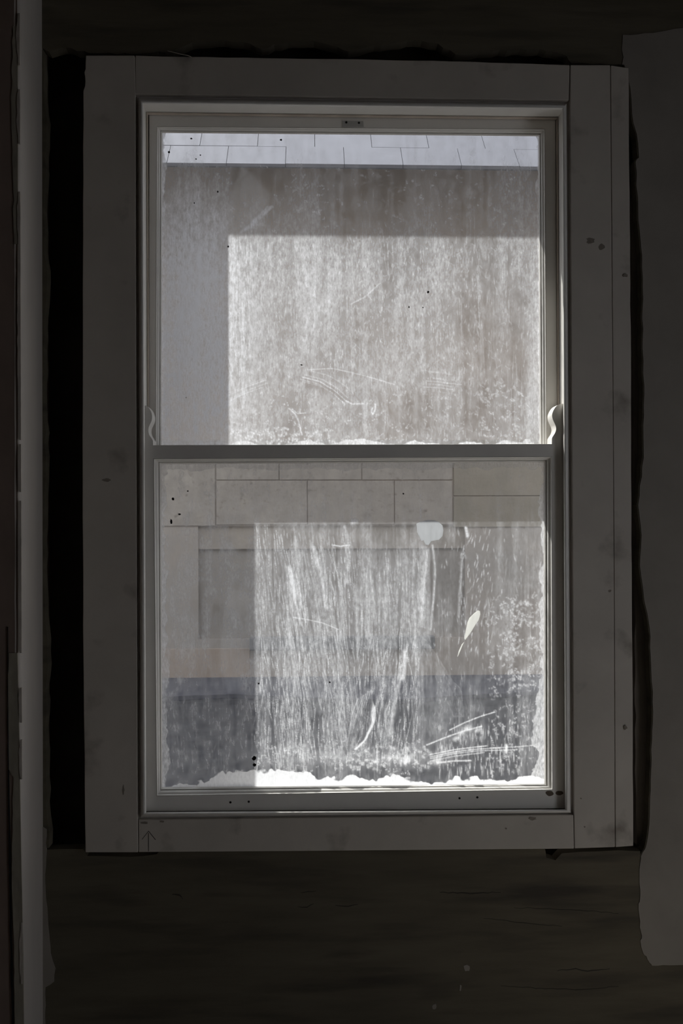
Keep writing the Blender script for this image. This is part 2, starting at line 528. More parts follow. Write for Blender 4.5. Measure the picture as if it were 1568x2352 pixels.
# ------------------------------------------------------------------ the window
win = bpy.data.objects.new('window_1', None)
COL.objects.link(win)
win.location = (at(810, 1880, 0).x, 0, at(810, 1880, 0).z)
tag(win, 'old white painted double hung sash window with dirty paint smeared glass', 'window', kind='structure')
WINV = Matrix.Translation(-win.location)
def wlink(name, bm, mt, parent=None, **k):
    bmesh.ops.transform(bm, matrix=WINV, verts=bm.verts)
    return link(name, bm, mt, parent or win, **k)

Q_CASE_IN = [(311, 216), (1306, 230), (1317, 1871), (316, 1882)]
Q_BEAD_IN = [(330, 240), (1290, 252), (1297, 1859), (336, 1865)]
def casing(pts, seed, y=0.0):
    bm = bmesh.new()
    slab(bm, pts, y, 0.045)
    return wlink('casing_board', bm, M_CASE, bevel=0.0016)
# left, top, right and bottom boards
casing(rough([(197, 127), (196, 158), (193, 166), (195, 176), (195, 196), (191, 208), (190, 600), (189, 1000), (191, 1500), (194, 1800), (196, 1958)], 60, .7, 500)
       + [(317, 1958), (316, 1882), (313, 1050), (311, 216), (309, 127)], 1)
casing(rough([(310.5, 127), (430, 130), (780, 135), (1080, 141), (1308, 149)], 40, .6, 520) + [(1306, 230), (310.6, 216)], 2, 0.0012)
right_board = [(1309.5, 149), (1309, 230), (1318, 1871), (1319.5, 1949), (1412, 1946), (1410, 1400), (1407, 900), (1401, 149)]
casing(right_board, 3)
casing([(318, 1883), (318, 1957.5), (700, 1955), (1318, 1949.5), (1316.5, 1872)], 4, 0.0008)
bm = bmesh.new()
slab(bm, [(1402.5, 150), (1408, 900), (1411, 1400), (1413.5, 1946)] + rough([(1454, 1943), (1453, 1600), (1450, 1200), (1449, 900), (1446, 500), (1443, 156)], 50, .7, 540), 0.0022, 0.045)
tag(wlink('edge_strip', bm, M_CASE, bevel=0.0012), 'narrow strip along the outer right edge of the casing')

# staff bead round the inside of the casing
bm = bmesh.new()
P = [(0.03, 0.032), (0.03, 0.018), (0.34, 0.018), (0.34, 0.010)]
for i in range(7):
    a = math.pi / 2 * i / 6
    P.append((0.70 - 0.35 * math.cos(a), 0.006 - 0.0125 * math.sin(a)))
for i in range(1, 6):
    a = math.pi / 2 * i / 5
    P.append((0.70 + 0.30 * math.sin(a), 0.0045 - 0.011 * math.cos(a)))
P += [(1.0, 0.0128), (0.9, 0.0128), (0.9, 0.032)]
ring(bm, Q_CASE_IN, Q_BEAD_IN, P)
wlink('staff_bead', bm, M_BEAD, smooth=True)

# sash box lining (jambs, head and sill of the frame)
c_tl, c_tr, c_br, c_bl = [at(x, y, 0.013) for x, y in ((327, 237), (1294, 249), (1301, 1862), (332, 1868))]
def lining(bm, e, y0, y1, wd):
    """ring of square section, inner edge e inside the bead opening"""
    inn = [Vector((c_tl.x + e, 0, c_tl.z - e)), Vector((c_tr.x - e, 0, c_tr.z - e)), Vector((c_br.x - e, 0, c_br.z + e)), Vector((c_bl.x + e, 0, c_bl.z + e))]
    out = [Vector((c_tl.x - wd, 0, c_tl.z + wd)), Vector((c_tr.x + wd, 0, c_tr.z + wd)), Vector((c_br.x + wd, 0, c_br.z - wd)), Vector((c_bl.x - wd, 0, c_bl.z - wd))]
    L4 = []
    for q, y in ((out, y0), (inn, y0), (inn, y1), (out, y1)):
        L4.append([bm.verts.new((p.x, y, p.z)) for p in q])
    for k in range(4):
        a, b = L4[k], L4[(k + 1) % 4]
        for i in range(4):
            j = (i + 1) % 4
            bm.faces.new((a[i], a[j], b[j], b[i]))
bm = bmesh.new(); lining(bm, 0.0, 0.0135, Y_BOX, 0.028)
wlink('jamb_lining', bm, M_SASH)
bm = bmesh.new()
lining(bm, 0.0035, 0.0555, 0.0645, -0.001)
tag(wlink('parting_bead', bm, M_PART), 'thin bare wood bead between the two sashes')

MOULD = [(0.0, 0.004), (0.0, 0.0), (0.04, -0.0008), (0.10, 0.0006), (0.16, 0.0052), (0.30, 0.0064), (0.44, 0.0082), (0.55, 0.0110), (0.60, 0.0128), (0.62, 0.0160),
         (0.68, 0.0148), (0.78, 0.0150), (0.86, 0.0168), (0.93, 0.0196), (1.0, 0.0224), (1.0, 0.030), (0.0, 0.030)]

def sash(name, q_out, q_mo, q_gl, ys, thick):
    bm = bmesh.new()
    ring(bm, q_out, q_mo, [(0, ys), (1, ys), (1, ys + thick), (0, ys + thick)])
    s = wlink(name, bm, M_SASH, bevel=0.0012)
    bm = bmesh.new()
    ring(bm, q_mo, q_gl, [(t, ys + dy) for t, dy in MOULD])
    # putty fillet on the outside
    mo = wlink('glazing_moulding', bm, M_BEAD, s, smooth=True)
    return s

LO_OUT = [(332, 1022.5), (1297, 1019.5), (1300, 1857), (335, 1863.5)]
LO_MO = [(352.5, 1054), (1266.5, 1049), (1269, 1813.5), (360, 1828)]
LO_GL = [(371, 1066), (1248, 1062), (1249, 1800), (373, 1808)]
UP_OUT = [(342.5, 263), (1275.5, 273), (1281, 1060), (341, 1062)]
UP_MO = [(360, 291), (1250, 297), (1255, 1036), (357, 1038)]
UP_GL = [(373, 305.5), (1236, 313), (1239, 1027), (371, 1029)]
up = sash('upper_sash', UP_OUT, UP_MO, UP_GL, Y_US, 0.040)
lo = sash('lower_sash', LO_OUT, LO_MO, LO_GL, Y_LS, 0.040)
tag(up, 'upper sash, set behind the lower one')
tag(lo, 'lower sash with curved horns on its top rail')

bm = bmesh.new()
slab(bm, [(352, 1023.5), (1272, 1021), (1272, 1040), (352, 1043)], 0.0535, 0.0668)
wlink('meeting_rail', bm, M_SASH, lo)
# curved horns of the lower sash
def horn(pts, ox):
    bm = bmesh.new()
    # smooth the curve
    P = [Vector((a, b)) for a, b in pts]
    S = []
    for i in range(len(P) - 1):
        p0, p1, p2, p3 = P[max(i - 1, 0)], P[i], P[i + 1], P[min(i + 2, len(P) - 1)]
        for k in range(6):
            t = k / 6
            S.append(0.5 * ((2 * p1) + (p2 - p0) * t + (2 * p0 - 5 * p1 + 4 * p2 - p3) * t * t + (3 * p1 - p0 - 3 * p2 + p3) * t ** 3))
    S.append(P[-1])
    slab(bm, [(p.x, p.y) for p in S] + [(ox, P[-1].y), (ox, P[0].y)], Y_LS, Y_LS + 0.040)
    wlink('sash_horn', bm, M_SASH, lo)
z = 7.84
horn([(1150 + x / z, 860 + y / z) for x, y in ((1120, 528), (1060, 536), (1000, 570), (950, 640), (922, 720), (928, 790), (955, 860), (984, 925), (992, 990), (975, 1050), (945, 1100), (920, 1145), (917, 1200), (915, 1262))], 1297)
horn([(300 + x / z, 860 + y / z) for x, y in ((250, 562), (290, 568), (335, 615), (370, 680), (386, 750), (378, 830), (350, 895), (325, 955), (319, 1020), (335, 1085), (370, 1140), (398, 1190), (402, 1235), (402, 1290))], 331)

# ------------------------------------------------------------------ dirt on the panes
CELL = 1.25
def vnoise(H, W, sy, sx, seed):
    """smooth random field in 0..1 with feature size sy by sx cells"""
    g = np.random.default_rng(seed)
    ny, nx = int(H / sy) + 3, int(W / sx) + 3
    G = g.random((ny, nx))
    y = np.arange(H) / sy; x = np.arange(W) / sx
    iy, ix = y.astype(int), x.astype(int)
    fy, fx = y - iy, x - ix
    fy = (fy * fy * (3 - 2 * fy))[:, None]; fx = (fx * fx * (3 - 2 * fx))[None, :]
    a = G[iy][:, ix]; b = G[iy][:, ix + 1]; c = G[iy + 1][:, ix]; d = G[iy + 1][:, ix + 1]
    return (a * (1 - fx) + b * fx) * (1 - fy) + (c * (1 - fx) + d * fx) * fy

class Dirt:
    def __init__(s, x0, y0, x1, y1, seed):
        s.x0, s.y0, s.x1, s.y1 = x0, y0, x1, y1
        s.W, s.H = int((x1 - x0) / CELL) + 1, int((y1 - y0) / CELL) + 1
        s.X = (x0 + np.arange(s.W) * CELL)[None, :] * np.ones((s.H, 1))
        s.Yy = (y0 + np.arange(s.H) * CELL)[:, None] * np.ones((1, s.W))
        s.M = np.zeros((s.H, s.W))
        s.seed = seed
        s.g = np.random.default_rng(seed)
    def n(s, sy, sx, k=0):
        return vnoise(s.H, s.W, sy / CELL, sx / CELL, s.seed * 100 + k)
    def blob(s, cx, cy, rx, ry, v, p=2.0):
        s.M += v * np.exp(-(np.abs((s.X - cx) / rx) ** p + np.abs((s.Yy - cy) / ry) ** p))
    def splat(s, xs, ys, st, wd):
        """stamp strokes: coordinates in pixels, strengths, half width in pixels"""
        Lr = np.zeros((s.H, s.W))
        k = int(math.ceil(wd * 1.6 / CELL))
        fx, fy = (xs - s.x0) / CELL, (ys - s.y0) / CELL
        ix, iy = np.round(fx).astype(int), np.round(fy).astype(int)
        for dx in range(-k, k + 1):
            for dy in range(-k, k + 1):
                jx, jy = ix + dx, iy + dy
                ok = (jx >= 0) & (jx < s.W) & (jy >= 0) & (jy < s.H)
                wt = np.exp(-(((jx - fx) ** 2 + (jy - fy) ** 2) * CELL * CELL) / (wd * wd))
                np.maximum.at(Lr, (jy[ok], jx[ok]), (st * wt)[ok])
        s.M = 1 - (1 - np.clip(s.M, 0, 1)) * (1 - np.clip(Lr, 0, 1))
    def strokes(s, n, xr, yr, ln, slant, wd, st, jit=0.06, curv=0.0, dry=0.5):
        g = s.g
        XS, YS, ST = [], [], []
        for _ in range(n):
            L_ = g.uniform(*ln); a = g.uniform(*xr); b = g.uniform(*yr)
            sl = slant + g.normal(0, jit); S0 = g.uniform(*st); cv = curv * g.uniform(.4, 1.4)
            t = np.arange(0, L_, CELL * 0.8)
            env = np.sin(np.pi * (t + 1) / (L_ + 2)) ** 0.6
            gate = (1 - dry) + dry * (g.random(len(t)) > 0.4)
            XS.append(a + sl * t + cv * t * t); YS.append(b + t); ST.append(S0 * env * gate)
        s.splat(np.concatenate(XS), np.concatenate(YS), np.concatenate(ST), wd)
    def line(s, pts, wd, st, dry=0.25):
        P = np.array(pts, float)
        d = np.r_[0, np.cumsum(np.hypot(*np.diff(P, axis=0).T))]
        t = np.arange(0, d[-1], CELL * 0.7)
        # smooth interpolation
        xs, ys = np.interp(t, d, P[:, 0]), np.interp(t, d, P[:, 1])
        k = max(3, int(len(t) * 0.12)) | 1
        if len(t) > k + 2:
            ker = np.ones(k) / k
            xs = np.convolve(np.pad(xs, k // 2, 'edge'), ker, 'valid'); ys = np.convolve(np.pad(ys, k // 2, 'edge'), ker, 'valid')
        gate = (1 - dry) + dry * s.g.random(len(t))
        s.splat(xs, ys, st * gate, wd)
    def specks(s, n, xr, yr, wd, st, ax=1.0):
        g = s.g
        for _ in range(n):
            a, b = g.uniform(*xr), g.uniform(*yr)
            m_ = g.integers(2, 7)
            xs = a + np.cumsum(g.normal(0, 2.2 * ax, m_)); ys = b + np.cumsum(g.normal(0, 2.6, m_))
            s.splat_q.append((xs, ys, np.full(m_, g.uniform(*st))))
    def specks_(s, n, xr, yr, wd, st, ax=1.0):
        s.splat_q = []
        s.specks(n, xr, yr, wd, st, ax)
        s.splat(*[np.concatenate([q[i] for q in s.splat_q]) for i in range(3)], wd)
    def clean(s, pts, wd, amt):
        """wipe dirt away along a path"""
        keep = s.M.copy(); s.M = np.zeros_like(keep)
        s.line(pts, wd, amt, 0.2)
        s.M = keep * (1 - s.M)
    def edge(s, d, wid, amp, v, seed):
        """uneven paint left along one edge; d = distance from that edge in pixels"""
        k = wid + amp * (s.n(26, 26, seed) - .5) * 2 + amp * .5 * (s.n(8, 8, seed + 1) - .5) * 2
        a = np.clip((k - d) / 2.5 + .5, 0, 1) * v
        s.M = np.maximum(s.M, a)

def upper_dirt():
    D = Dirt(366, 298, 1246, 1052, 3)
    X, Y = D.X, D.Yy
    D.M += 0.30
    D.M += 0.16 * (D.n(110, 60, 1) - .5) + 0.16 * (D.n(160, 9, 2) - .5) + 0.14 * (D.n(18, 12, 3) - .5) + 0.10 * (D.n(300, 26, 4) - .5)
    # cleaner zone at the top
    tp = np.clip((560 - Y) / 150, 0, 1)
    D.M -= 0.13 * tp
    D.M -= 0.06 * np.clip((380 - Y) / 40, 0, 1)
    D.blob(440, 470, 38, 190, 0.14); D.blob(700, 420, 18, 180, 0.06); D.blob(1165, 500, 45, 150, 0.14)
    D.blob(560, 800, 60, 260, 0.10); D.blob(690, 700, 170, 150, 0.10); D.blob(960, 700, 50, 120, 0.12)
    D.blob(1120, 880, 110, 230, -0.10); D.blob(1170, 700, 60, 120, -0.06); D.blob(850, 790, 60, 70, -0.07); D.blob(940, 960, 150, 55, -0.09)
    D.blob(780, 930, 60, 60, 0.08)
    D.M = np.clip(D.M, 0.06, 0.8)
    D.blob(430, 760, 105, 320, 0.50, 4)
    D.strokes(1100, (520, 1230), (540, 1000), (4, 22), 0.0, 1.0, (0.10, 0.36), 0.10)
    D.strokes(500, (520, 1230), (540, 1000), (3, 10), 0.0, 1.1, (0.10, 0.36), 0.9)
    D.strokes(900, (520, 1100), (560, 900), (3, 10), 0.0, 1.0, (0.2, 0.5), 0.25)
    D.strokes(260, (372, 1235), (380, 900), (30, 150), 0.01, 1.1, (0.06, 0.25), 0.03)
    D.strokes(120, (522, 565), (535, 900), (10, 70), 0.05, 1.3, (0.3, 0.65), 0.08)
    D.strokes(60, (420, 500), (380, 520), (60, 240), 0.0, 2.2, (0.08, 0.22), 0.03)
    D.specks_(150, (480, 1200), (385, 530), 1.5, (0.2, 0.5), 1.3)
    D.specks_(260, (380, 1230), (900, 1020), 1.5, (0.15, 0.5), 1.4)
    D.specks_(36, (1100, 1215), (880, 1020), 2.2, (0.2, 0.5), 1.4)
    D.specks_(60, (530, 760), (985, 1020), 2.2, (0.35, 0.7), 1.6)
    # wiped diagonal smear near the upper left
    for i in range(14):
        D.line([(548 + i * 2, 536 - i), (590 + i * 2, 496 - i), (612 + i, 474)], 2.5, 0.16)
    # wiper arcs
    for dx, dy, st in ((0, 0, .5), (4, 7, .3), (-6, 16, .4), (2, -5, .2)):
        D.line([(488 + dx, 932 + dy), (520 + dx, 910 + dy), (560 + dx, 890 + dy), (610 + dx, 872 + dy)], 1.3, st)
    for dx, dy, st in ((0, 0, .75), (-5, 5, .45), (6, -5, .35), (0, 10, .3), (20, -14, .25)):
        D.line([(690 + dx, 866 + dy), (730 + dx, 876 + dy), (765 + dx, 897 + dy), (790 + dx, 920 + dy)], 1.3, st)
    D.line([(700, 850), (760, 846), (830, 862), (905, 884)], 1.3, .45)
    D.line([(790, 920), (805, 928), (832, 927)], 1.8, .8)
    D.clean([(700, 885), (745, 893), (785, 915)], 7, .4)
    for i in range(9):
        y = 850 + i * 5.5 + D.g.normal(0, 2.5); a = D.g.uniform(955, 1000)
        D.line([(a, y + 2), (1015, y + 5), (D.g.uniform(1020, 1060), y + 9)], 1.0, D.g.uniform(.1, .45), .5)
    D.line([(858, 928), (859, 938), (853, 952), (849, 945), (852, 936)], 1.8, .9)
    D.line([(660, 938), (676, 952), (684, 972), (690, 1000)], 1.8, .7)
    D.line([(668, 940), (680, 950), (700, 948)], 1.2, .6)
    for i in range(10):
        D.line([(1096 + D.g.normal(0, 3), 610 + i * 14), (1100 + D.g.normal(0, 3), 660 + i * 14)], 1.3, D.g.uniform(.1, .38), .6)
    D.line([(800, 700), (835, 682), (870, 650)], 1.5, .45)
    D.line([(870, 726), (874, 705)], 1.3, .55)
    # paint left round the edges
    D.M[:, :] = D.M
    lx = 372 - (Y - 305) * 0.0015; rx = 1236 + (Y - 313) * 0.004
    D.edge(X - lx, 7, 5, 0.72, 40)
    pass
    D.edge(rx - X, 4, 4, 0.5, 44)
    D.blob(1228, 860, 14, 190, 0.16); D.blob(1214, 960, 12, 90, 0.12)
    D.edge(1026 - Y, 10, 9, 0.70, 46)
    # flecks of black
    return D

def lower_dirt():
    D = Dirt(364, 1056, 1258, 1816, 8)
    X, Y = D.X, D.Yy
    D.M += 0.155
    D.M += 0.16 * (D.n(120, 70, 1) - .5) + 0.20 * (D.n(190, 13, 2) - .5) + 0.10 * (D.n(60, 4, 5) - .5) + 0.10 * (D.n(22, 14, 3) - .5)
    D.blob(480, 1330, 120, 140, 0.08); D.blob(470, 1690, 130, 110, -0.08); D.blob(480, 1580, 120, 40, -0.06)
    D.blob(700, 1130, 500, 60, -0.02)
    D.blob(640, 1330, 60, 200, 0.05); D.blob(760, 1420, 170, 240, 0.10); D.blob(1090, 1300, 80, 70, -0.12)
    D.blob(1110, 1380, 100, 120, -0.03); D.blob(1000, 1540, 140, 60, -0.05); D.blob(1180, 1420, 60, 200, 0.06)
    D.blob(1120, 1760, 140, 26, -0.10); D.blob(980, 1770, 90, 18, -0.12); D.blob(850, 1560, 40, 90, -0.06)
    D.M = np.clip(D.M, 0.08, 0.8)
    g = D.g
    # broad brushed bands
    for n, xr, yr, sl, cv in ((46, (585, 680), (1200, 1420), .06, .0003), (60, (650, 760), (1200, 1430), .14, .0002), (60, (740, 860), (1230, 1560), .05, .0),
                              (46, (840, 950), (1240, 1480), .0, .0), (40, (930, 985), (1255, 1480), .02, .0)):
        D.strokes(n, xr, yr, (70, 230), sl, 2.4, (0.08, 0.28), 0.04, cv, .3)
    # fine dense streaks
    for n, xr, yr, sl in ((300, (580, 700), (1200, 1740), .09), (330, (640, 800), (1220, 1700), .14), (400, (740, 960), (1260, 1740), .02), (170, (580, 720), (1460, 1760), .0),
                          (180, (820, 960), (1440, 1720), -.15)):
        D.strokes(n, xr, yr, (10, 70), sl, 1.05, (0.12, 0.62), 0.08, 0, .7)
    # light streaks in the shaded left part
    D.strokes(150, (380, 585), (1250, 1700), (30, 130), .03, 1.6, (0.06, 0.20), .05)
    D.strokes(160, (380, 585), (1600, 1770), (6, 30), .0, 1.5, (0.10, 0.30), .2)
    lf = np.clip((590 - X) / 8, 0, 1)
    D.M = np.clip(D.M + lf * (0.30 * (D.n(34, 16, 7) - .5) + 0.16 * (D.n(11, 9, 9) - .5) + 0.05), 0.02, .9)
    # heavy dabs
    D.line([(664, 1305), (668, 1330), (674, 1375)], 4.5, .8); D.line([(658, 1300), (666, 1350), (690, 1440)], 2.5, .55)
    D.line([(715, 1255), (735, 1320), (745, 1400)], 5, .45); D.line([(788, 1210), (796, 1250), (792, 1340)], 6, .40)
    D.line([(926, 1498), (925, 1530), (920, 1560)], 5, .75); D.line([(918, 1530), (905, 1600), (890, 1690)], 5, .45)
    D.line([(978, 1260), (972, 1330), (964, 1440)], 4.5, .5); D.line([(990, 1250), (996, 1310), (992, 1380), (985, 1450)], 2.6, .5)
    D.line([(957, 1095), (962, 1150), (962, 1195)], 4.0, .2); D.line([(1058, 1270), (1056, 1330), (1050, 1420)], 3.0, .35)
    D.line([(970, 1255), (970, 1300), (962, 1400)], 7, .35)
    # scoop marks at the lower centre
    for i in range(7):
        D.line([(853 + i, 1612 + 3 * i), (850 + i, 1660), (835, 1700), (815 - i, 1722)], 1.6, g.uniform(.35, .75))
        D.line([(855 - 6 * i, 1580 + i * 4), (835 - 5 * i, 1640), (805 - 2 * i, 1715)], 1.5, g.uniform(.2, .5))
    D.clean([(852, 1600), (832, 1640), (805, 1690), (790, 1730)], 9, .55)
    D.clean([(848, 1500), (852, 1540), (850, 1580)], 9, .35)
    for i in range(16):
        a = 925 + 8 * i
        D.line([(952 + i * 3, 1440 + 4 * i), (985 + i * 3.2, 1530 + 2 * i), (1012 + i * 3, 1585), (1040 + i * 1.5, 1650)], 0.9, g.uniform(.03, .26), .8)
    # right side: short flecks and blotches
    D.strokes(300, (990, 1245), (1205, 1760), (4, 18), -.03, 1.0, (0.10, 0.5), .14, 0, .4)
    D.strokes(110, (1050, 1130), (1210, 1500), (5, 18), -.2, 1.0, (0.2, 0.75), .14, 0, .3)
    D.specks_(260, (1120, 1245), (1360, 1780), 1.8, (0.15, 0.5), 1.3)
    D.specks_(60, (1160, 1240), (1380, 1580), 2.8, (0.2, 0.5), 1.4)
    D.specks_(150, (580, 960), (1700, 1775), 1.6, (0.12, 0.5), 1.2)
    D.specks_(60, (800, 1010), (1715, 1765), 3.0, (0.2, 0.5), 1.5)
    D.blob(740, 1735, 150, 22, 0.16); D.blob(930, 1745, 70, 16, 0.2)
    D.strokes(180, (1000, 1200), (1660, 1770), (6, 26), .0, 1.3, (0.2, 0.6), .05, 0, .3)
    # long scratches at the lower right
    D.line([(1028, 1678), (1062, 1661), (1100, 1646), (1136, 1635)], 1.5, .85); D.line([(975, 1712), (1020, 1694), (1060, 1680), (1105, 1668)], 1.6, .85)
    for dy, x1, st in ((0, 1118, .8), (5, 1150, .75), (9, 1190, .6), (15, 1112, .5)):
        D.line([(982, 1734 + dy), (1040, 1722 + dy), (1090, 1716 + dy), (x1, 1713 + dy)], 1.3, st)
    D.line([(1120, 1718), (1180, 1716), (1245, 1710)], 1.2, .6); D.line([(1000, 1752), (1040, 1748), (1080, 1747)], 1.8, .8)
    D.line([(1161, 1712), (1161, 1728)], 3.2, .95); D.line([(1067, 1212), (1071, 1232)], 3.2, .95)
    for cx, cy, r in ((1057, 1684), (1073, 1672), (1095, 1677)) and ((1057, 1684, 7), (1073, 1673, 8), (1095, 1677, 6), (1002, 1748, 9), (930, 1745, 8), (1046, 1696, 7)):
        D.line([(cx - r * .6, cy + 2), (cx, cy), (cx + r * .6, cy - 1)], r * .75, .7)
    D.line([(668, 1418), (705, 1424), (740, 1432), (775, 1447)], 1.2, .6); D.line([(770, 1447), (772, 1478)], 1.2, .5)
    D.line([(758, 1252), (778, 1255), (800, 1252)], 1.6, .8); D.line([(805, 1198), (815, 1197)], 5, .75)
    # paint left round the edges
    D.edge(X - (372 + (Y - 1066) * .0027), 9, 7, 0.62, 40)
    D.edge(Y - (1066 - (X - 371) * .0046), 13, 5, 0.52, 42)
    D.edge((1248.5) - X, 7 + 14 * np.clip((Y - 1500) / 200, 0, 1), 9, 0.55, 44)
    wid = 9 + 22 * np.clip((X - 470) / 40, 0, 1) * np.clip((760 - X) / 130, 0, 1) + 8 * np.clip((X - 560) / 60, 0, 1) * np.clip((960 - X) / 60, 0, 1)
    D.edge((1808 - (X - 373) * .0095) - Y, wid, 9, 0.93, 46)
    return D

def bilin(q, u, v):
    """q = TL, TR, BR, BL"""
    return (q[0] * ((1 - u) * (1 - v)) + q[1] * (u * (1 - v)) + q[2] * (u * v) + q[3] * ((1 - u) * v))

def pane(parent, D, Y, thick):
    H, W = D.H, D.W
    cs = [at(D.x0, D.y0, Y), at(D.x1, D.y0, Y), at(D.x1, D.y1, Y), at(D.x0, D.y1, Y)]
    cs = [np.array(c - win.location) for c in cs]
    u = np.linspace(0, 1, W)[None, :, None]; v = np.linspace(0, 1, H)[:, None, None]
    P = (cs[0] * (1 - u) * (1 - v) + cs[1] * u * (1 - v) + cs[2] * u * v + cs[3] * (1 - u) * v).reshape(-1, 3)
    back = np.array([c + np.array([0, thick, 0]) for c in cs])
    V = np.vstack([P, back])
    idx = np.arange(H * W).reshape(H, W)
    F = np.stack([idx[:-1, :-1], idx[1:, :-1], idx[1:, 1:], idx[:-1, 1:]], -1).reshape(-1, 4)
    n0 = H * W
    c0, c1, c2, c3 = idx[0, 0], idx[0, -1], idx[-1, -1], idx[-1, 0]
    extra = np.array([[n0, n0 + 1, n0 + 2, n0 + 3], [c0, c1, n0 + 1, n0], [c1, c2, n0 + 2, n0 + 1], [c2, c3, n0 + 3, n0 + 2], [c3, c0, n0, n0 + 3]])
    A = np.vstack([F, extra]).astype(np.int32)
    me = bpy.data.meshes.new('glass_pane')
    me.vertices.add(len(V)); me.vertices.foreach_set('co', V.ravel())
    me.loops.add(A.size); me.loops.foreach_set('vertex_index', A.ravel())
    me.polygons.add(len(A)); me.polygons.foreach_set('loop_start', np.arange(0, A.size, 4, dtype=np.int32))
    me.update(calc_edges=True)
    me.materials.append(M_DIRTY); me.materials.append(M_CLEAR)
    mi = np.zeros(len(A), np.int32); mi[len(F):] = 1
    me.polygons.foreach_set('material_index', mi)
    a = me.attributes.new('dirt', 'FLOAT', 'POINT')
    M_ = np.clip(D.M, 0.0, 0.98).ravel()
    a.data.foreach_set('value', np.r_[M_, np.full(4, .3)].astype(np.float32))
    o = bpy.data.objects.new('glass_pane', me)
    COL.objects.link(o)
    o.parent = parent
    return o

tag(pane(up, upper_dirt(), Y_UG, 0.003), 'dusty glass of the upper sash')
tag(pane(lo, lower_dirt(), Y_LG, 0.003), 'paint smeared glass of the lower sash')

# paint patch and dab on the lower glass, flecks on both panes
bm = bmesh.new()
slab(bm, [(957, 1212), (956, 1203), (966, 1198), (974, 1196), (982, 1194), (996, 1195), (1008, 1199), (1016, 1207), (1018, 1218), (1016, 1231), (1008, 1240), (1000, 1241),
          (990, 1243), (984, 1252), (977, 1251), (972, 1241), (968, 1243), (962, 1232), (957, 1222)], Y_LG - 0.0009, Y_LG - 0.0002)
tag(wlink('paint_patch', bm, M_FILM, lo), 'round patch of white paint on the lower glass')
bm = bmesh.new()
slab(bm, [(1097, 1402), (1102, 1404), (1103, 1411), (1099, 1424), (1092, 1434), (1084, 1448), (1074, 1462), (1068, 1470), (1066, 1466), (1069, 1450), (1073, 1430), (1078, 1419), (1087, 1410)], Y_LG - 0.0011, Y_LG - 0.0002)
slab(bm, [(1066, 1474), (1063, 1480), (1058, 1492), (1052, 1506), (1050, 1509), (1053, 1496), (1060, 1480)], Y_LG - 0.0008, Y_LG - 0.0002)
tag(wlink('paint_dab', bm, M_PAINT, lo), 'slanting dab of thick white paint on the lower glass')
bm = bmesh.new()
for i, (x, y, a, b) in enumerate(((583.5, 1742, 4.5, 4.8), (584.5, 1757, 4.2, 3.6), (594, 1570, 2, 2), (757, 1567, 1.8, 1.8), (393, 1198, 2.5, 6), (412, 1181, 3, 2), (397, 1146, 3, 3),
                                  (431, 1128, 2, 1.6), (926, 1134, 2, 2))):
    disc(bm, x, y, a, b, Y_LG - 0.0003, 0.0008, 30 + i, .2, 10)
wlink('grime_flecks', bm, M_DARK, lo)
bm = bmesh.new()
for i, (x, y, a, b) in enumerate(((983, 670.5, 2.6, 2.6), (939, 705, 1.4, 2.4), (971, 706, 1.2, 1.2), (645, 321, 2.4, 2), (500, 440, 2, 2), (446, 466, 1.2, 2), (524, 566, 2, 2), (439, 318, 3, 1.4), (450, 365, 1.6, 1.4),
                                  (460, 356, 1.6, 1.2), (427, 913, 1.2, 1.2), (692, 838, 3, 1.2), (388, 349, 2.5, 2.5))):
    disc(bm, x, y, a, b, Y_UG - 0.0003, 0.0008, 60 + i, .25, 10)
wlink('grime_flecks', bm, M_DARK, up)

# filled catch plate and screw holes
bm = bmesh.new()
slab(bm, [(786, 277), (834, 278), (835, 291), (786, 291)], Y_US - 0.0018, Y_US + 0.001)
cp = wlink('filler_patch', bm, M_FILL, up)
def holes(parent, pts, Y, r):
    for i, (x, y) in enumerate(pts):
        bm = bmesh.new(); disc(bm, x, y, r, r, Y, 0.0004, i, .05, 12)
        wlink('screw_hole', bm, M_DARK, parent)
holes(up, ((795, 281), (824, 282)), Y_US - 0.0018, 2.6)
holes(lo, ((529, 1843), (571, 1841.5), (1055, 1833.5), (1096, 1831.5)), Y_LS, 2.6)
bm = bmesh.new()
disc(bm, 1262, 1822, 9, 6.5, Y_LS, 0.0004, 11, .12); disc(bm, 1284, 1821.5, 9.5, 5, Y_LS, 0.0004, 12, .12)
tag(wlink('stain', bm, M_STAIN, lo), 'pair of dark oval stains on the bottom rail')
# grime spots on the casing boards
bm = bmesh.new()
for i, (x, y, a, b) in enumerate(((1356, 552, 9, 7), (1381, 567, 8, 6), (1436, 632, 6, 4), (245, 1103, 10, 4), (283, 1815, 2.6, 11), (1400, 1357, 4, 3), (1436, 1671, 4, 5),
                                  (1334, 1834, 2, 2), (1342, 1899, 2, 2), (1222, 1880, 9, 4), (1162, 1903, 2, 2), (331, 1890, 9, 2.5), (372, 1887, 5, 2))):
    disc(bm, x, y, a, b, 0.0, 0.0004, 80 + i, .3, 12)
wlink('grime_spots', bm, M_SPOT)
# pencilled arrow near the lower left corner
bm = bmesh.new()
def pline(a, b, wd=0.7):
    dx, dy = b[0] - a[0], b[1] - a[1]
    l = math.hypot(dx, dy); nx, ny = -dy / l * wd, dx / l * wd
    slab(bm, [(a[0] + nx, a[1] + ny), (b[0] + nx, b[1] + ny), (b[0] - nx, b[1] - ny), (a[0] - nx, a[1] - ny)], 0.0003, 0.0012)
pline((341, 1913), (341, 1955)); pline((341, 1909), (326, 1928)); pline((341, 1909), (357, 1929))
tag(wlink('pencil_arrow', bm, M_PENCIL), 'faint pencilled arrow')
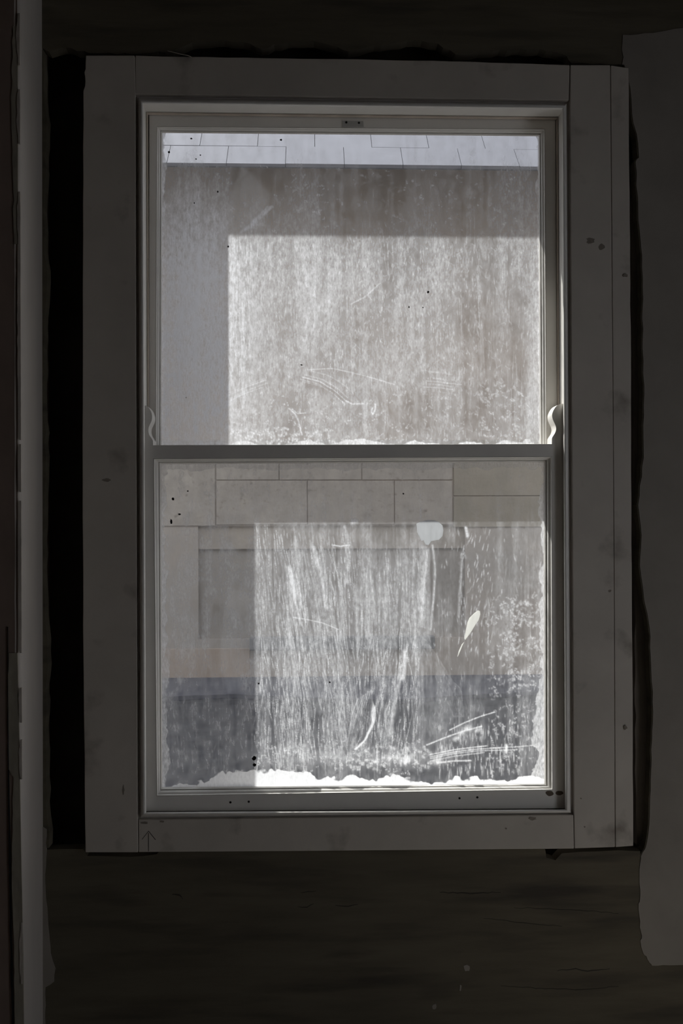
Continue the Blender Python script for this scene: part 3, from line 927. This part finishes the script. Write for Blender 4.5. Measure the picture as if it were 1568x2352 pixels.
# outer sill of the window
bm = bmesh.new()
box(bm, X_REV + .002, X_REV_R - .002, Y_BOX + 0.001, Y_OUT + 0.05, Z_SILL + 0.001, Z_SILL + 0.03)
wlink('outer_sill', bm, M_BRICK)

# a loose cobweb strand hanging off the top casing
bm = bmesh.new()
pts = [(385, 117, .006), (402, 121, -.002), (418, 125, -.005), (430, 127, -.006), (438, 130, -.006), (441, 133, -.004)]
rings = []
for x, y, Y in pts:
    c = at(x, y, Y)
    rings.append([bm.verts.new((c.x + .0003 * math.cos(a), c.y + .0009 * math.sin(a), c.z + .0009 * math.cos(a))) for a in [6.283 * k / 6 for k in range(6)]])
for a, b in zip(rings, rings[1:]):
    for k in range(6):
        bm.faces.new((a[k], a[(k + 1) % 6], b[(k + 1) % 6], b[k]))
bm.faces.new(rings[0]); bm.faces.new(rings[-1][::-1])
cw = link('cobweb_strand', bm, M_PALE)
tag(cw, 'short pale cobweb strand hanging on the top edge of the window casing', 'cobweb')

# ------------------------------------------------------------------ outside
YO = 2.4
Z_G = at(450, 1556, YO).z - 0.02
bm = bmesh.new(); box(bm, -5.5, 5.5, Y_OUT + 0.01, 6.5, Z_G - 0.3, Z_G)
tag(link('ground', bm, M_TAR), kind='structure')
bm = bmesh.new()
base_l = [at(x, y, YO) for x, y in ((0, 1600),)]
n = 40
F_, B_ = [], []
for i in range(n + 1):
    x = -3.5 + 7 * i / n
    yy = YO - 0.50 + 0.07 * math.sin(x * 4.2 + 3.4) + 0.015 * math.sin(x * 13)
    F_.append((x, yy)); B_.append((x, YO + 0.01))
vt = [bm.verts.new((x, y, Z_G + 0.02)) for x, y in F_ + B_[::-1]]
vb = [bm.verts.new((x, y, Z_G + 0.001)) for x, y in F_ + B_[::-1]]
bm.faces.new(vt); bm.faces.new(vb[::-1])
for i in range(len(vt)):
    j = (i + 1) % len(vt)
    bm.faces.new((vt[j], vt[i], vb[i], vb[j]))
pav = tag(link('paving', bm, M_PAVE), kind='structure')

bld = bpy.data.objects.new('outbuilding', None)
COL.objects.link(bld)
bld.location = (0, YO, Z_G)
tag(bld, 'low stone outbuilding with a pale slate roof seen through the dirty window', 'building')
BINV = Matrix.Translation((0, -YO, -Z_G))
def blink(name, bm, mt, parent=None, **k):
    bmesh.ops.transform(bm, matrix=BINV, verts=bm.verts)
    return link(name, bm, mt, parent or bld, **k)
z_eave = at(800, 380, YO - 0.65).z
wx0, wx1 = at(455, 1330, YO).x, at(1068, 1330, YO).x
wz0, wz1 = at(784, 1466, YO).z, at(784, 1208, YO).z
bm = bmesh.new()
zs = at(784, 1012, YO).z
box(bm, -4.5, wx0, YO, YO + 0.3, Z_G, zs)
box(bm, wx1, 4.5, YO, YO + 0.3, Z_G, zs)
box(bm, wx0, wx1, YO, YO + 0.3, wz1, zs)
box(bm, wx0, wx1, YO, YO + 0.3, Z_G, wz0)
box(bm, -4.5, 4.5, YO + 2.5, YO + 2.8, Z_G, z_eave + 0.2)
blink('wall', bm, M_REND)
bm = bmesh.new(); box(bm, -4.5, 4.5, YO, YO + 0.3, zs, z_eave + 0.6)
blink('brick_wall', bm, M_BRWN)
# ashlar lintel blocks over the window
def block(x0, y0_, x1, y1_, mt, pr=0.007):
    a, b = at(x0 + .3, y0_ + .3, YO - pr), at(x1 - .3, y1_ - .3, YO - pr)
    bm = bmesh.new(); box(bm, a.x, b.x, YO - pr, YO + 0.002, b.z, a.z)
    blink('lintel_stone', bm, mt, bevel=0.002)
block(250, 1010, 494, 1208, M_STONE); block(496, 1104, 705, 1205, M_STONE); block(706, 1104, 905, 1205, M_STONE); block(906, 1104, 1039, 1205, M_STONE)
block(496, 1010, 640, 1102, M_STONE); block(641, 1010, 830, 1102, M_STONE); block(831, 1010, 1039, 1102, M_STONE)
block(1041, 1010, 1330, 1138, M_STONE2); block(1041, 1140, 1330, 1210, M_STONE2)
bm = bmesh.new(); box(bm, -4.5, at(574, 1500, YO).x, YO - 0.003, YO + 0.002, Z_G, at(450, 1490, YO).z)
blink('plinth', bm, M_PLI, bevel=0.003)
# window of the outbuilding
bm = bmesh.new()
a, b = at(455, 1213, YO + .06), at(1068, 1258, YO + .06)
box(bm, wx0, wx1, YO + 0.012, YO + 0.09, b.z, wz1)
wf = blink('window_head', bm, M_WOOD)
bm = bmesh.new(); box(bm, wx0, wx1, YO + 0.025, YO + 0.09, wz0, b.z)
blink('window_board', bm, M_OGL)
bm = bmesh.new(); a, b = at(572, 1466, YO - .06), at(1000, 1492, YO - .06)
box(bm, a.x, b.x, YO - 0.04, YO + 0.005, b.z, a.z)
blink('window_sill', bm, M_FAS, bevel=0.005)
# fascia board under the eaves
bm = bmesh.new()
box(bm, -4.5, 4.5, YO - 0.03, YO, z_eave + 0.30, z_eave + 0.46)
blink('fascia', bm, M_FAS)
# roof
ang = math.radians(48)
roof_len = 2.6
e = Vector((0, YO - 0.65, z_eave))
up_ = Vector((0, math.cos(ang), math.sin(ang)))
nr = Vector((0, -math.sin(ang), math.cos(ang)))
bm = bmesh.new()
P4 = [e + Vector((-4.5, 0, 0)), e + Vector((4.5, 0, 0)), e + Vector((4.5, 0, 0)) + up_ * roof_len, e + Vector((-4.5, 0, 0)) + up_ * roof_len]
V0 = [bm.verts.new(p - nr * 0.012) for p in P4]; V1 = [bm.verts.new(p - nr * 0.016) for p in P4]
bm.faces.new(V0); bm.faces.new(V1[::-1])
for i in range(4):
    j = (i + 1) % 4
    bm.faces.new((V0[j], V0[i], V1[i], V1[j]))
blink('roof_deck', bm, M_GAP)
bm = bmesh.new()
ex, sw = 0.164, 0.254
for r_ in range(int(roof_len / ex)):
    off = at(521, 360, YO - 0.62).x + (sw / 2 if r_ % 2 else 0)
    for c in range(-14, 16):
        x0_, x1_ = off + c * sw + 0.0011, off + (c + 1) * sw - 0.0011
        a0, a1 = r_ * ex + 0.0014, (r_ + 1) * ex - 0.0014
        tl = random.uniform(-.0012, .0012)
        q = [e + Vector((x, 0, 0)) + up_ * s_ for x, s_ in ((x0_, a0), (x1_, a0), (x1_, a1), (x0_, a1))]
        A_ = [bm.verts.new(p + nr * (0.004 + tl)) for p in q]; B2 = [bm.verts.new(p - nr * 0.011) for p in q]
        bm.faces.new(A_); bm.faces.new(B2[::-1])
        for i in range(4):
            j = (i + 1) % 4
            bm.faces.new((A_[j], A_[i], B2[i], B2[j]))
blink('roof_slates', bm, M_SLATE)
